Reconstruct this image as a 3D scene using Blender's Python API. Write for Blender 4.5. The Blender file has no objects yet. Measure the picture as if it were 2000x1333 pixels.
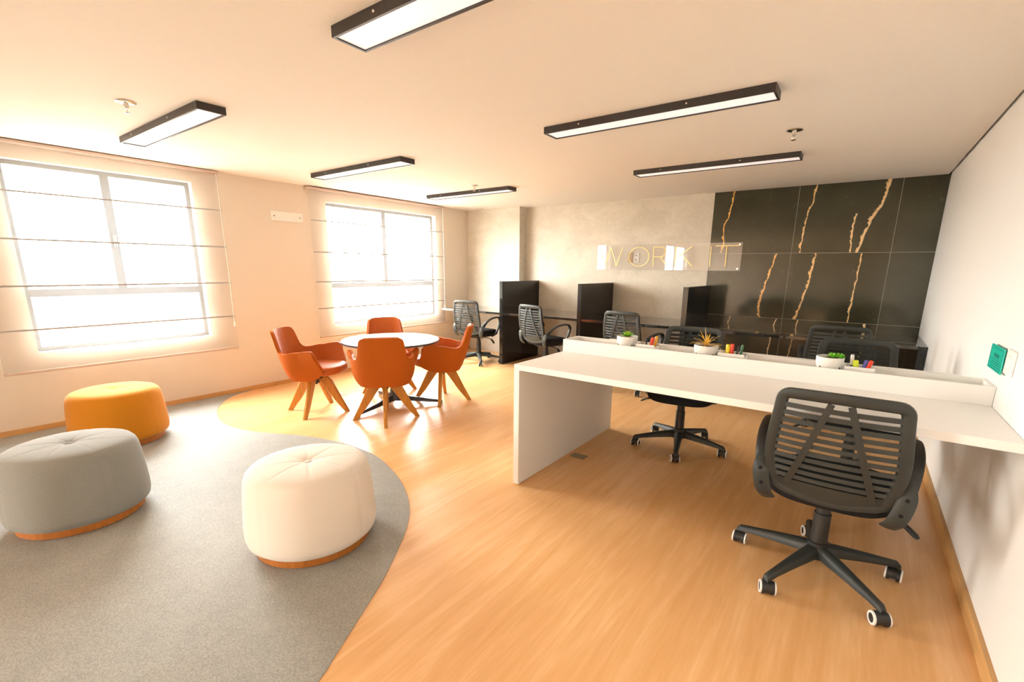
import bpy, bmesh, math, random
from mathutils import Vector, Matrix

random.seed(4)
sc = bpy.context.scene
COL = sc.collection
PI = math.pi

# ------------------------------------------------------------------ camera
cam = bpy.data.cameras.new('camera')
cam.sensor_width = 36.0
cam.lens = 905.56 / 2000 * 36.0
cam.shift_x = -14.1 / 2000
cam.shift_y = 66.8 / 2000
cam.clip_start = 0.02
cam.clip_end = 9000
cam_o = bpy.data.objects.new('camera', cam)
COL.objects.link(cam_o)
RI = Vector((0.80979, 0.58662, 0.01073))
DN = Vector((0.14046, -0.17607, -0.97431))
FW = Vector((-0.56966, 0.79049, -0.22498))
mw = Matrix((RI, -DN, -FW)).transposed().to_4x4()
mw.translation = Vector((0, 0, 1.38))
cam_o.matrix_world = mw
sc.camera = cam_o

# ------------------------------------------------------------------ view, world
sc.view_settings.view_transform = 'Standard'
sc.view_settings.look = 'None'
sc.view_settings.gamma = 1.0
sc.view_settings.use_curve_mapping = False
sc.view_settings.exposure = 2.55

SKY = 8.0
w = bpy.data.worlds.new('sky')
sc.world = w
w.use_nodes = True
wn = w.node_tree
wn.nodes.clear()
wo = wn.nodes.new('ShaderNodeOutputWorld')
bg = wn.nodes.new('ShaderNodeBackground')
tc = wn.nodes.new('ShaderNodeTexCoord')
sx = wn.nodes.new('ShaderNodeSeparateXYZ')
rp = wn.nodes.new('ShaderNodeValToRGB')
rp.color_ramp.elements[0].position = 0.0
rp.color_ramp.elements[0].color = (1.0, 0.95, 0.875, 1)
rp.color_ramp.elements[1].position = 1.0
rp.color_ramp.elements[1].color = (0.97, 0.96, 0.93, 1)
zc = wn.nodes.new('ShaderNodeMath')          # overcast sky: luminance rises as 1 + 0.5 sin(elevation)
zc.operation = 'MAXIMUM'
zc.inputs[1].default_value = 0.0
ml = wn.nodes.new('ShaderNodeMath')
ml.operation = 'MULTIPLY_ADD'
ml.inputs[1].default_value = 0.5 * SKY
ml.inputs[2].default_value = SKY
wn.links.new(sx.outputs['Z'], zc.inputs[0])
wn.links.new(zc.outputs[0], ml.inputs[0])
wn.links.new(ml.outputs[0], bg.inputs['Strength'])
wn.links.new(tc.outputs['Generated'], sx.inputs[0])
wn.links.new(sx.outputs['Z'], rp.inputs[0])
wn.links.new(rp.outputs[0], bg.inputs['Color'])
wn.links.new(bg.outputs[0], wo.inputs[0])

# room measures (metres)
XL, XR, YB, YC, ZC = -5.4415, 0.547, 6.22, 6.034, 2.296
YR = -6.6
W1 = (0.735, 2.03, 0.655, 2.165)     # window openings on the left wall: y0, y1, z0, z1
W2 = (3.46, 5.30, 0.640, 2.145)
W4 = (-5.95, -3.55, 0.12, 2.22)    # left wall, behind the camera


def portal(loc, rot, sx_, sy_):
    l = bpy.data.lights.new('daylight_portal', 'AREA')
    l.shape = 'RECTANGLE'
    l.size, l.size_y = sx_, sy_
    l.cycles.is_portal = True
    o = bpy.data.objects.new('daylight_portal', l)
    o.location = loc
    o.rotation_euler = rot
    COL.objects.link(o)


for W in (W1, W2, W4):   # guides the sampling of the sky through the window openings, emits nothing itself
    portal((XL - 0.155, (W[0] + W[1]) / 2, (W[2] + W[3]) / 2), (0, -PI / 2, 0), W[3] - W[2], W[1] - W[0])


# ------------------------------------------------------------------ materials
def new_mat(name):
    m = bpy.data.materials.new(name)
    m.use_nodes = True
    nt = m.node_tree
    b = nt.nodes['Principled BSDF']
    return m, nt, b


def N(nt, t, **kw):
    n = nt.nodes.new(t)
    for k, v in kw.items():
        if hasattr(n, k):
            setattr(n, k, v)
        else:
            n.inputs[k].default_value = v
    return n


def mathn(nt, op, a, b=None, c=None, clamp=False):
    n = nt.nodes.new('ShaderNodeMath')
    n.operation = op
    n.use_clamp = clamp
    for i, x in enumerate((a, b, c)):
        if x is None:
            continue
        if isinstance(x, (int, float)):
            n.inputs[i].default_value = x
        else:
            nt.links.new(x, n.inputs[i])
    return n.outputs[0]


def mat(name, col, rough=0.5, metal=0.0, var=0.06, scale=30.0, bump=0.0, spec=0.5, coat=0.0, stretch=(1, 1, 1), sheen=0.0):
    """principled with a slight procedural mottling of its colour"""
    m, nt, b = new_mat(name)
    co = N(nt, 'ShaderNodeTexCoord')
    mp = N(nt, 'ShaderNodeMapping')
    mp.inputs['Scale'].default_value = stretch
    nz = N(nt, 'ShaderNodeTexNoise', Scale=scale, Detail=4.0)
    nt.links.new(co.outputs['Object'], mp.inputs[0])
    nt.links.new(mp.outputs[0], nz.inputs['Vector'])
    r = N(nt, 'ShaderNodeValToRGB')
    r.color_ramp.elements[0].position = 0.3
    r.color_ramp.elements[1].position = 0.7
    r.color_ramp.elements[0].color = tuple(c * (1 - var) for c in col) + (1,)
    r.color_ramp.elements[1].color = tuple(min(1, c * (1 + var)) for c in col) + (1,)
    nt.links.new(nz.outputs[0], r.inputs[0])
    nt.links.new(r.outputs[0], b.inputs['Base Color'])
    b.inputs['Roughness'].default_value = rough
    b.inputs['Metallic'].default_value = metal
    b.inputs['Specular IOR Level'].default_value = spec
    b.inputs['Coat Weight'].default_value = coat
    if sheen:
        b.inputs['Sheen Weight'].default_value = sheen
    if bump:
        bp = N(nt, 'ShaderNodeBump', Strength=bump, Distance=0.002)
        nt.links.new(nz.outputs[0], bp.inputs['Height'])
        nt.links.new(bp.outputs[0], b.inputs['Normal'])
    return m


M = {}
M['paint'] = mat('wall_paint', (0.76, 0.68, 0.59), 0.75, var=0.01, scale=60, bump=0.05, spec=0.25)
M['paint_white'] = mat('white_wall_paint', (0.90, 0.885, 0.865), 0.45, var=0.008, scale=60, spec=0.4)
M['ceiling'] = mat('ceiling_paint', (0.90, 0.84, 0.77), 0.8, var=0.008, scale=40, spec=0.2)
M['laminate'] = mat('white_laminate', (0.90, 0.885, 0.86), 0.38, var=0.01, scale=200)
M['black_lam'] = mat('black_laminate', (0.014, 0.014, 0.014), 0.12, var=0.15, scale=180)
M['worktop'] = mat('polished_black_worktop', (0.016, 0.016, 0.015), 0.07, var=0.15, scale=180, spec=1.0, coat=0.6)
M['plastic'] = mat('black_plastic', (0.018, 0.020, 0.020), 0.42, var=0.1, scale=250, bump=0.1)
M['plastic_grey'] = mat('charcoal_plastic', (0.024, 0.029, 0.027), 0.5, var=0.1, scale=250, bump=0.12)
M['black_fabric'] = mat('black_fabric', (0.014, 0.014, 0.015), 0.9, var=0.3, scale=400, bump=0.3, spec=0.2)
M['rubber'] = mat('caster_rubber', (0.025, 0.024, 0.026), 0.5, var=0.1)
M['white_ring'] = mat('white_caster_ring', (0.85, 0.83, 0.80), 0.35, var=0.02)
M['chrome'] = mat('chrome', (0.75, 0.74, 0.72), 0.18, metal=1.0, var=0.03)
M['steel_dark'] = mat('dark_powder_steel', (0.030, 0.028, 0.032), 0.35, var=0.08)
M['lamp_frame'] = mat('black_lamp_aluminium', (0.028, 0.024, 0.024), 0.4, var=0.1)
M['orange'] = mat('orange_leatherette', (0.50, 0.115, 0.018), 0.45, var=0.07, scale=60, bump=0.12, spec=0.35)
M['orange_back'] = mat('orange_woven_fabric', (0.42, 0.092, 0.006), 0.85, var=0.12, scale=420, bump=0.35, spec=0.2)
M['leg_wood'] = mat('varnished_leg_wood', (0.50, 0.20, 0.02), 0.42, var=0.18, scale=9, stretch=(6, 6, 0.6))
M['base_wood'] = mat('pouf_base_wood', (0.45, 0.15, 0.022), 0.5, var=0.18, scale=14, stretch=(3, 3, 1))
M['baseboard'] = mat('baseboard_wood', (0.60, 0.34, 0.13), 0.5, var=0.12, scale=8, stretch=(6, 0.6, 6))
M['pouf_white'] = mat('white_pouf_fabric', (0.82, 0.755, 0.68), 0.9, var=0.03, scale=300, bump=0.25, spec=0.2, sheen=0.2)
M['pouf_grey'] = mat('grey_pouf_fabric', (0.28, 0.278, 0.26), 0.92, var=0.12, scale=320, bump=0.3, spec=0.2, sheen=0.2)
M['pouf_yellow'] = mat('mustard_pouf_fabric', (0.60, 0.225, 0.012), 0.9, var=0.05, scale=300, bump=0.25, spec=0.2, sheen=0.15)
M['table_white'] = mat('white_table_laminate', (0.84, 0.83, 0.84), 0.16, var=0.01, scale=90)
M['table_edge'] = mat('dark_table_edge', (0.06, 0.045, 0.05), 0.4)
M['plate_white'] = mat('white_plastic_plate', (0.86, 0.83, 0.79), 0.4, var=0.01)
M['grey_plate'] = mat('grey_floor_plate', (0.30, 0.25, 0.18), 0.45, var=0.1)
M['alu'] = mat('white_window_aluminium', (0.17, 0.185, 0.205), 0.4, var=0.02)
M['rail'] = mat('beige_blind_rail', (0.60, 0.47, 0.40), 0.5, var=0.04)
M['batten'] = mat('blind_batten', (0.40, 0.385, 0.38), 0.6, var=0.04)
M['cord'] = mat('white_cord', (0.82, 0.80, 0.76), 0.6, var=0.03)
M['gold'] = mat('brushed_gold', (0.80, 0.56, 0.22), 0.3, metal=0.85, var=0.06)
M['tan'] = mat('tan_switch_panel', (0.50, 0.33, 0.17), 0.5, var=0.1)
M['ceramic'] = mat('white_ceramic', (0.82, 0.80, 0.76), 0.55, var=0.04, scale=80, bump=0.1)
M['soil'] = mat('potting_soil', (0.20, 0.085, 0.03), 0.95, var=0.5, scale=120, bump=0.6)
M['leaf_lime'] = mat('lime_leaf', (0.38, 0.58, 0.05), 0.5, var=0.25, scale=40)
M['leaf_green'] = mat('green_leaf', (0.12, 0.52, 0.03), 0.45, var=0.25, scale=40)
M['leaf_yellow'] = mat('yellow_leaf', (0.80, 0.48, 0.035), 0.5, var=0.22, scale=40)
M['leaf_pale'] = mat('pale_leaf', (0.78, 0.60, 0.34), 0.55, var=0.15, scale=40)
for nm, c in (('red', (0.80, 0.05, 0.015)), ('yellow', (0.86, 0.72, 0.02)), ('blue', (0.09, 0.10, 0.45)), ('black', (0.02, 0.02, 0.025)), ('amber', (0.85, 0.42, 0.03)), ('green', (0.04, 0.16, 0.06)), ('lime', (0.66, 0.80, 0.02)), ('white', (0.8, 0.75, 0.7))):
    M['pen_' + nm] = mat('pen_plastic_' + nm, c, 0.35, var=0.04)


def mat_floor():
    m, nt, b = new_mat('honey_wood_floor')
    co = N(nt, 'ShaderNodeTexCoord')
    s = N(nt, 'ShaderNodeSeparateXYZ')
    nt.links.new(co.outputs['Object'], s.inputs[0])
    pw = 0.19
    ix = mathn(nt, 'FLOOR', mathn(nt, 'DIVIDE', s.outputs['X'], pw))
    # each strip of the floor has its own slight tone and its own grain offset
    wn_ = N(nt, 'ShaderNodeTexWhiteNoise', noise_dimensions='1D')
    nt.links.new(ix, wn_.inputs['W'])
    cb = N(nt, 'ShaderNodeCombineXYZ')
    nt.links.new(mathn(nt, 'MULTIPLY', s.outputs['X'], 11.0), cb.inputs[0])
    nt.links.new(mathn(nt, 'ADD', mathn(nt, 'MULTIPLY', s.outputs['Y'], 0.85), mathn(nt, 'MULTIPLY', wn_.outputs['Value'], 30.0)), cb.inputs[1])
    nt.links.new(ix, cb.inputs[2])
    g1 = N(nt, 'ShaderNodeTexNoise', Scale=1.6, Detail=5.0, Roughness=0.55, Distortion=0.5)
    nt.links.new(cb.outputs[0], g1.inputs['Vector'])
    g2 = N(nt, 'ShaderNodeTexNoise', Scale=7.0, Detail=3.0)
    nt.links.new(cb.outputs[0], g2.inputs['Vector'])
    f = mathn(nt, 'ADD', mathn(nt, 'MULTIPLY', g1.outputs[0], 0.75), mathn(nt, 'MULTIPLY', g2.outputs[0], 0.25))
    f = mathn(nt, 'ADD', f, mathn(nt, 'MULTIPLY', mathn(nt, 'SUBTRACT', wn_.outputs['Value'], 0.5), 0.10))
    r = N(nt, 'ShaderNodeValToRGB')
    e = r.color_ramp.elements
    e[0].position, e[0].color = 0.34, (0.75, 0.415, 0.170, 1)
    e[1].position, e[1].color = 0.66, (0.88, 0.555, 0.285, 1)
    k = e.new(0.50)
    k.color = (0.81, 0.47, 0.21, 1)
    nt.links.new(f, r.inputs[0])
    nt.links.new(r.outputs[0], b.inputs['Base Color'])
    n_r = N(nt, 'ShaderNodeTexNoise', Scale=1.2)
    nt.links.new(co.outputs['Object'], n_r.inputs['Vector'])
    rr = mathn(nt, 'ADD', 0.26, mathn(nt, 'MULTIPLY', n_r.outputs[0], 0.05))
    nt.links.new(rr, b.inputs['Roughness'])
    b.inputs['Specular IOR Level'].default_value = 0.5
    return m


def mat_carpet():
    m, nt, b = new_mat('grey_speckled_carpet')
    co = N(nt, 'ShaderNodeTexCoord')
    n1 = N(nt, 'ShaderNodeTexNoise', Scale=210.0, Detail=2.0)
    n2 = N(nt, 'ShaderNodeTexNoise', Scale=9.0, Detail=3.0)
    for n in (n1, n2):
        nt.links.new(co.outputs['Object'], n.inputs['Vector'])
    f = mathn(nt, 'ADD', mathn(nt, 'MULTIPLY', n1.outputs[0], 0.85), mathn(nt, 'MULTIPLY', n2.outputs[0], 0.15))
    r = N(nt, 'ShaderNodeValToRGB')
    e = r.color_ramp.elements
    e[0].position, e[0].color = 0.36, (0.255, 0.252, 0.232, 1)
    e[1].position, e[1].color = 0.66, (0.405, 0.40, 0.37, 1)
    nt.links.new(f, r.inputs[0])
    nt.links.new(r.outputs[0], b.inputs['Base Color'])
    b.inputs['Roughness'].default_value = 0.62
    b.inputs['Specular IOR Level'].default_value = 0.35
    bp = N(nt, 'ShaderNodeBump', Strength=0.25, Distance=0.002)
    nt.links.new(n1.outputs[0], bp.inputs['Height'])
    nt.links.new(bp.outputs[0], b.inputs['Normal'])
    return m


def mat_concrete():
    m, nt, b = new_mat('burnished_cement_plaster')
    co = N(nt, 'ShaderNodeTexCoord')
    mp = N(nt, 'ShaderNodeMapping')
    mp.inputs['Scale'].default_value = (1.0, 1.0, 1.5)
    nt.links.new(co.outputs['Object'], mp.inputs[0])
    n1 = N(nt, 'ShaderNodeTexNoise', Scale=2.2, Detail=8.0, Roughness=0.62, Distortion=0.7)
    n2 = N(nt, 'ShaderNodeTexNoise', Scale=14.0, Detail=4.0, Distortion=1.6)
    for n in (n1, n2):
        nt.links.new(mp.outputs[0], n.inputs['Vector'])
    f = mathn(nt, 'ADD', mathn(nt, 'MULTIPLY', n1.outputs[0], 0.7), mathn(nt, 'MULTIPLY', n2.outputs[0], 0.3))
    r = N(nt, 'ShaderNodeValToRGB')
    e = r.color_ramp.elements
    e[0].position, e[0].color = 0.34, (0.58, 0.525, 0.44, 1)
    e[1].position, e[1].color = 0.66, (0.73, 0.68, 0.585, 1)
    nt.links.new(f, r.inputs[0])
    nt.links.new(r.outputs[0], b.inputs['Base Color'])
    b.inputs['Roughness'].default_value = 0.55
    bp = N(nt, 'ShaderNodeBump', Strength=0.15, Distance=0.004)
    nt.links.new(n2.outputs[0], bp.inputs['Height'])
    nt.links.new(bp.outputs[0], b.inputs['Normal'])
    return m


VEINS = [  # x,z points of each gold vein in the marble, its half width and how golden it is
    ([(-1.359, 2.306), (-1.405, 2.009), (-1.447, 1.88), (-1.433, 1.71), (-1.454, 1.59)], 0.011, 0.9),
    ([(-0.536, 2.296), (-0.546, 2.148), (-0.591, 1.967), (-0.6, 1.796), (-0.612, 1.585)], 0.009, 0.5),
    ([(0.091, 2.294), (0.068, 2.104), (0.005, 1.952), (-0.044, 1.778), (-0.085, 1.582)], 0.019, 0.35),
    ([(-0.134, 1.975), (-0.155, 1.831), (-0.141, 1.583)], 0.010, 0.4),
    ([(-0.838, 1.575), (-0.881, 1.39), (-0.935, 1.128), (-0.957, 0.936), (-0.925, 0.840)], 0.012, 0.8),
    ([(-0.458, 1.575), (-0.482, 1.306), (-0.517, 1.09), (-0.567, 0.84)], 0.014, 0.6),
    ([(-0.034, 1.575), (-0.047, 1.366), (-0.06, 1.058), (-0.066, 0.839)], 0.008, 0.5),
    ([(-0.755, 0.835), (-0.787, 0.602), (-0.80, 0.1)], 0.008, 0.2),
    ([(-0.532, 0.832), (-0.554, 0.681), (-0.60, 0.1)], 0.007, 0.3),
    ([(0.091, 0.835), (0.094, 0.6), (0.07, 0.1)], 0.013, 0.3),
    ([(-1.261, 0.835), (-1.296, 0.614), (-1.33, 0.1)], 0.006, 0.2),
]


def mat_marble():
    m, nt, b = new_mat('black_marble_with_gold_veins')
    co = N(nt, 'ShaderNodeTexCoord')
    s = N(nt, 'ShaderNodeSeparateXYZ')
    nt.links.new(co.outputs['Object'], s.inputs[0])
    nz = N(nt, 'ShaderNodeTexNoise', Scale=13.0, Detail=8.0, Roughness=0.75)
    nt.links.new(co.outputs['Object'], nz.inputs['Vector'])
    wob = mathn(nt, 'MULTIPLY', mathn(nt, 'SUBTRACT', nz.outputs[0], 0.5), 0.075)
    nz2 = N(nt, 'ShaderNodeTexNoise', Scale=26.0, Detail=3.0)
    nt.links.new(co.outputs['Object'], nz2.inputs['Vector'])
    wid = mathn(nt, 'ADD', -0.35, mathn(nt, 'MULTIPLY', nz2.outputs[0], 2.4))
    wid = mathn(nt, 'MAXIMUM', wid, 0.15)
    X = mathn(nt, 'ADD', s.outputs['X'], wob)
    Z = s.outputs['Z']
    total = gold = None
    for pts, hw, gd in VEINS:
        zs = [p[1] for p in pts]
        xs = [p[0] for p in pts]
        z0, z1 = min(zs), max(zs)
        x0, x1 = min(xs) - 0.01, max(xs) + 0.01
        t = mathn(nt, 'DIVIDE', mathn(nt, 'SUBTRACT', Z, z0), z1 - z0)
        fc = nt.nodes.new('ShaderNodeFloatCurve')
        cu = fc.mapping.curves[0]
        pp = sorted(((z - z0) / (z1 - z0), (x - x0) / (x1 - x0)) for x, z in pts)
        cu.points[0].location = pp[0]
        cu.points[-1].location = pp[-1]
        for q in pp[1:-1]:
            cu.points.new(*q)
        fc.mapping.update()
        nt.links.new(t, fc.inputs['Value'])
        xc = mathn(nt, 'ADD', mathn(nt, 'MULTIPLY', fc.outputs[0], x1 - x0), x0)
        d = mathn(nt, 'ABSOLUTE', mathn(nt, 'SUBTRACT', X, xc))
        k = mathn(nt, 'SUBTRACT', 1.0, mathn(nt, 'DIVIDE', d, mathn(nt, 'MULTIPLY', wid, hw)))
        k = mathn(nt, 'MULTIPLY', k, 2.5, clamp=True)
        inr = mathn(nt, 'MULTIPLY', mathn(nt, 'GREATER_THAN', Z, z0), mathn(nt, 'LESS_THAN', Z, z1))
        k = mathn(nt, 'MULTIPLY', k, inr)
        total = k if total is None else mathn(nt, 'MAXIMUM', total, k)
        g = mathn(nt, 'MULTIPLY', k, gd)
        gold = g if gold is None else mathn(nt, 'MAXIMUM', gold, g)
    # hair-thin pale scratches and cloudy ground
    vo = N(nt, 'ShaderNodeTexVoronoi', feature='DISTANCE_TO_EDGE', Scale=2.3)
    mp = N(nt, 'ShaderNodeMapping')
    mp.inputs['Rotation'].default_value = (0, 0.5, 0)
    ad = N(nt, 'ShaderNodeMixRGB', blend_type='ADD')
    ad.inputs[0].default_value = 0.25
    nt.links.new(co.outputs['Object'], ad.inputs[1])
    nt.links.new(nz.outputs[1], ad.inputs[2])
    nt.links.new(ad.outputs[0], mp.inputs[0])
    nt.links.new(mp.outputs[0], vo.inputs['Vector'])
    hair = mathn(nt, 'MULTIPLY', mathn(nt, 'LESS_THAN', vo.outputs['Distance'], 0.004), mathn(nt, 'GREATER_THAN', nz.outputs[0], 0.56))
    n3 = N(nt, 'ShaderNodeTexNoise', Scale=3.0, Detail=6.0)
    nt.links.new(co.outputs['Object'], n3.inputs['Vector'])
    r = N(nt, 'ShaderNodeValToRGB')
    r.color_ramp.elements[0].color = (0.030, 0.031, 0.018, 1)
    r.color_ramp.elements[1].color = (0.068, 0.064, 0.038, 1)
    nt.links.new(n3.outputs[0], r.inputs[0])
    mh = N(nt, 'ShaderNodeMixRGB')
    nt.links.new(mathn(nt, 'MULTIPLY', hair, 0.35), mh.inputs[0])
    nt.links.new(r.outputs[0], mh.inputs[1])
    mh.inputs[2].default_value = (0.30, 0.27, 0.20, 1)
    vc = N(nt, 'ShaderNodeMixRGB')
    nt.links.new(gold, vc.inputs[0])
    vc.inputs[1].default_value = (0.92, 0.74, 0.46, 1)
    vc.inputs[2].default_value = (0.86, 0.42, 0.06, 1)
    mv = N(nt, 'ShaderNodeMixRGB')
    nt.links.new(total, mv.inputs[0])
    nt.links.new(mh.outputs[0], mv.inputs[1])
    nt.links.new(vc.outputs[0], mv.inputs[2])
    nt.links.new(mv.outputs[0], b.inputs['Base Color'])
    b.inputs['Roughness'].default_value = 0.10
    return m


def mat_mix_transparent(name, col, fac, translucent=0.0, rough=0.8):
    """a sheer cloth or net: fac of the light passes straight through"""
    m = bpy.data.materials.new(name)
    m.use_nodes = True
    nt = m.node_tree
    nt.nodes.clear()
    o = N(nt, 'ShaderNodeOutputMaterial')
    tr = N(nt, 'ShaderNodeBsdfTransparent')
    di = N(nt, 'ShaderNodeBsdfDiffuse')
    co = N(nt, 'ShaderNodeTexCoord')
    nz = N(nt, 'ShaderNodeTexNoise', Scale=300.0)
    nt.links.new(co.outputs['Object'], nz.inputs['Vector'])
    r = N(nt, 'ShaderNodeValToRGB')
    r.color_ramp.elements[0].color = tuple(c * 0.92 for c in col) + (1,)
    r.color_ramp.elements[1].color = tuple(min(1, c * 1.06) for c in col) + (1,)
    nt.links.new(nz.outputs[0], r.inputs[0])
    nt.links.new(r.outputs[0], di.inputs['Color'])
    last = di.outputs[0]
    if translucent:
        tl = N(nt, 'ShaderNodeBsdfTranslucent')
        nt.links.new(r.outputs[0], tl.inputs['Color'])
        mx = N(nt, 'ShaderNodeMixShader')
        mx.inputs[0].default_value = translucent
        nt.links.new(last, mx.inputs[1])
        nt.links.new(tl.outputs[0], mx.inputs[2])
        last = mx.outputs[0]
    mx = N(nt, 'ShaderNodeMixShader')
    mx.inputs[0].default_value = fac
    nt.links.new(last, mx.inputs[1])
    nt.links.new(tr.outputs[0], mx.inputs[2])
    nt.links.new(mx.outputs[0], o.inputs[0])
    return m


def mat_clear(name, gloss, tint=(1, 1, 1), haze=0.0):
    m = bpy.data.materials.new(name)
    m.use_nodes = True
    nt = m.node_tree
    nt.nodes.clear()
    o = N(nt, 'ShaderNodeOutputMaterial')
    tr = N(nt, 'ShaderNodeBsdfTransparent')
    tr.inputs[0].default_value = tuple(tint) + (1,)
    gl = N(nt, 'ShaderNodeBsdfGlossy')
    gl.inputs['Roughness'].default_value = 0.02
    lw = N(nt, 'ShaderNodeLayerWeight')
    lw.inputs['Blend'].default_value = 0.5
    mx = N(nt, 'ShaderNodeMixShader')
    sch = mathn(nt, 'ADD', 0.035, mathn(nt, 'MULTIPLY', mathn(nt, 'POWER', lw.outputs['Facing'], 5.0), 0.965))
    f = mathn(nt, 'MULTIPLY', sch, gloss, clamp=True)
    nt.links.new(f, mx.inputs[0])
    nt.links.new(tr.outputs[0], mx.inputs[1])
    nt.links.new(gl.outputs[0], mx.inputs[2])
    last = mx.outputs[0]
    if haze:
        di = N(nt, 'ShaderNodeBsdfDiffuse')
        di.inputs[0].default_value = (0.9, 0.9, 0.88, 1)
        m2 = N(nt, 'ShaderNodeMixShader')
        m2.inputs[0].default_value = haze
        nt.links.new(last, m2.inputs[1])
        nt.links.new(di.outputs[0], m2.inputs[2])
        last = m2.outputs[0]
    nt.links.new(last, o.inputs[0])
    return m


M['floor'] = mat_floor()
M['carpet'] = mat_carpet()
M['concrete'] = mat_concrete()
M['marble'] = mat_marble()
M['blind'] = mat_mix_transparent('sheer_blind_cloth', (0.64, 0.62, 0.60), 0.74, translucent=0.02)
M['net'] = mat_mix_transparent('chair_back_net', (0.028, 0.034, 0.030), 0.72)
M['glass'] = mat_clear('window_glass', 1.0, (0.97, 0.99, 0.99))
M['acrylic'] = mat_clear('clear_acrylic', 1.25, (0.995, 0.995, 0.995), haze=0.09)


def mat_diffuser():
    m, nt, b = new_mat('lamp_diffuser')
    b.inputs['Base Color'].default_value = (0.86, 0.80, 0.78, 1)
    b.inputs['Roughness'].default_value = 0.35
    co = N(nt, 'ShaderNodeTexCoord')
    nz = N(nt, 'ShaderNodeTexNoise', Scale=400.0)
    nt.links.new(co.outputs['Object'], nz.inputs['Vector'])
    b.inputs['Emission Color'].default_value = (1.0, 0.90, 0.87, 1)
    nt.links.new(mathn(nt, 'ADD', LAMP_E, mathn(nt, 'MULTIPLY', nz.outputs[0], 0.01)), b.inputs['Emission Strength'])
    return m


LAMP_E = 0.10
M['diffuser'] = mat_diffuser()


def mat_notice():
    m, nt, b = new_mat('teal_notice')
    co = N(nt, 'ShaderNodeTexCoord')
    nz = N(nt, 'ShaderNodeTexNoise', Scale=30.0)
    nt.links.new(co.outputs['Object'], nz.inputs['Vector'])
    r = N(nt, 'ShaderNodeValToRGB')
    r.color_ramp.elements[0].color = (0.0, 0.40, 0.29, 1)
    r.color_ramp.elements[1].color = (0.0, 0.50, 0.37, 1)
    nt.links.new(nz.outputs[0], r.inputs[0])
    nt.links.new(r.outputs[0], b.inputs['Base Color'])
    b.inputs['Roughness'].default_value = 0.4
    return m


M['teal'] = mat_notice()
M['teal_dark'] = mat('teal_ink', (0.0, 0.20, 0.17), 0.5, var=0.05)


# ------------------------------------------------------------------ mesh helpers
class MB:
    def __init__(self):
        self.v, self.f = [], []

    def add(self, vs, fs):
        o = len(self.v)
        self.v += [tuple(p) for p in vs]
        self.f += [tuple(i + o for i in f) for f in fs]
        return self

    def box(self, x0, x1, y0, y1, z0, z1):
        return self.add([(x0, y0, z0), (x1, y0, z0), (x1, y1, z0), (x0, y1, z0), (x0, y0, z1), (x1, y0, z1), (x1, y1, z1), (x0, y1, z1)],
                        [(0, 3, 2, 1), (4, 5, 6, 7), (0, 1, 5, 4), (1, 2, 6, 5), (2, 3, 7, 6), (3, 0, 4, 7)])

    def rbox(self, x0, x1, y0, y1, z0, z1, r, seg=2):
        bm = bmesh.new()
        bmesh.ops.create_cube(bm, size=1)
        for p in bm.verts:
            p.co = Vector(((x0 + x1) / 2 + p.co.x * (x1 - x0), (y0 + y1) / 2 + p.co.y * (y1 - y0), (z0 + z1) / 2 + p.co.z * (z1 - z0)))
        bmesh.ops.bevel(bm, geom=bm.edges[:], offset=r, segments=seg, profile=0.5, affect='EDGES')
        bm.verts.index_update()
        self.add([p.co[:] for p in bm.verts], [[q.index for q in f.verts] for f in bm.faces])
        bm.free()
        return self

    def loft(self, rings, cap0=True, cap1=True, closed=True):
        n = len(rings[0])
        vs = [p for r in rings for p in r]
        fs = []
        for i in range(len(rings) - 1):
            for j in range(n if closed else n - 1):
                a, b_ = i * n + j, i * n + (j + 1) % n
                fs.append((a, b_, b_ + n, a + n))
        if cap0:
            fs.append(tuple(reversed(range(n))))
        if cap1:
            fs.append(tuple(range((len(rings) - 1) * n, len(rings) * n)))
        return self.add(vs, fs)

    def lathe(self, prof, n=32, c=(0, 0, 0), cap0=True, cap1=True):
        rings = [[(c[0] + r * math.cos(2 * PI * k / n), c[1] + r * math.sin(2 * PI * k / n), c[2] + z) for k in range(n)] for r, z in prof]
        return self.loft(rings, cap0, cap1)

    def tube(self, path, rad, n=10, side=None, flat=1.0, caps=True):
        """rad: number, or list; side: fixed side axis, its half width is rad*flat"""
        P = [Vector(p) for p in path]
        rings = []
        for i, p in enumerate(P):
            t = (P[min(i + 1, len(P) - 1)] - P[max(i - 1, 0)]).normalized()
            s = Vector(side) if side else (Vector((0, 0, 1)).cross(t) if abs(t.z) < 0.95 else Vector((1, 0, 0)))
            s = (s - t * s.dot(t)).normalized()
            nn = t.cross(s)
            r = rad[i] if isinstance(rad, (list, tuple)) else rad
            rs, rn = (r if isinstance(r, (list, tuple)) else (r * flat, r))
            rings.append([p + s * (rs * math.cos(2 * PI * k / n)) + nn * (rn * math.sin(2 * PI * k / n)) for k in range(n)])
        return self.loft(rings, caps, caps)

    def prism(self, pts, axis, a, b_):
        """extrude a 2-D outline along an axis from a to b"""
        def put(p, t):
            return {'x': (t, p[0], p[1]), 'y': (p[0], t, p[1]), 'z': (p[0], p[1], t)}[axis]
        return self.loft([[put(p, a) for p in pts], [put(p, b_) for p in pts]])

    def build(self, name, m, parent=None, smooth=None, loc=None):
        me = bpy.data.meshes.new(name)
        me.from_pydata(self.v, [], self.f)
        bm = bmesh.new()
        bm.from_mesh(me)
        bmesh.ops.recalc_face_normals(bm, faces=bm.faces[:])
        bm.to_mesh(me)
        bm.free()
        if smooth:
            me.shade_smooth()
            me.set_sharp_from_angle(angle=math.radians(smooth))
        me.materials.append(m if not isinstance(m, str) else M[m])
        o = bpy.data.objects.new(name, me)
        COL.objects.link(o)
        if parent:
            o.parent = parent
        if loc:
            o.location = loc
        return o


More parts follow.
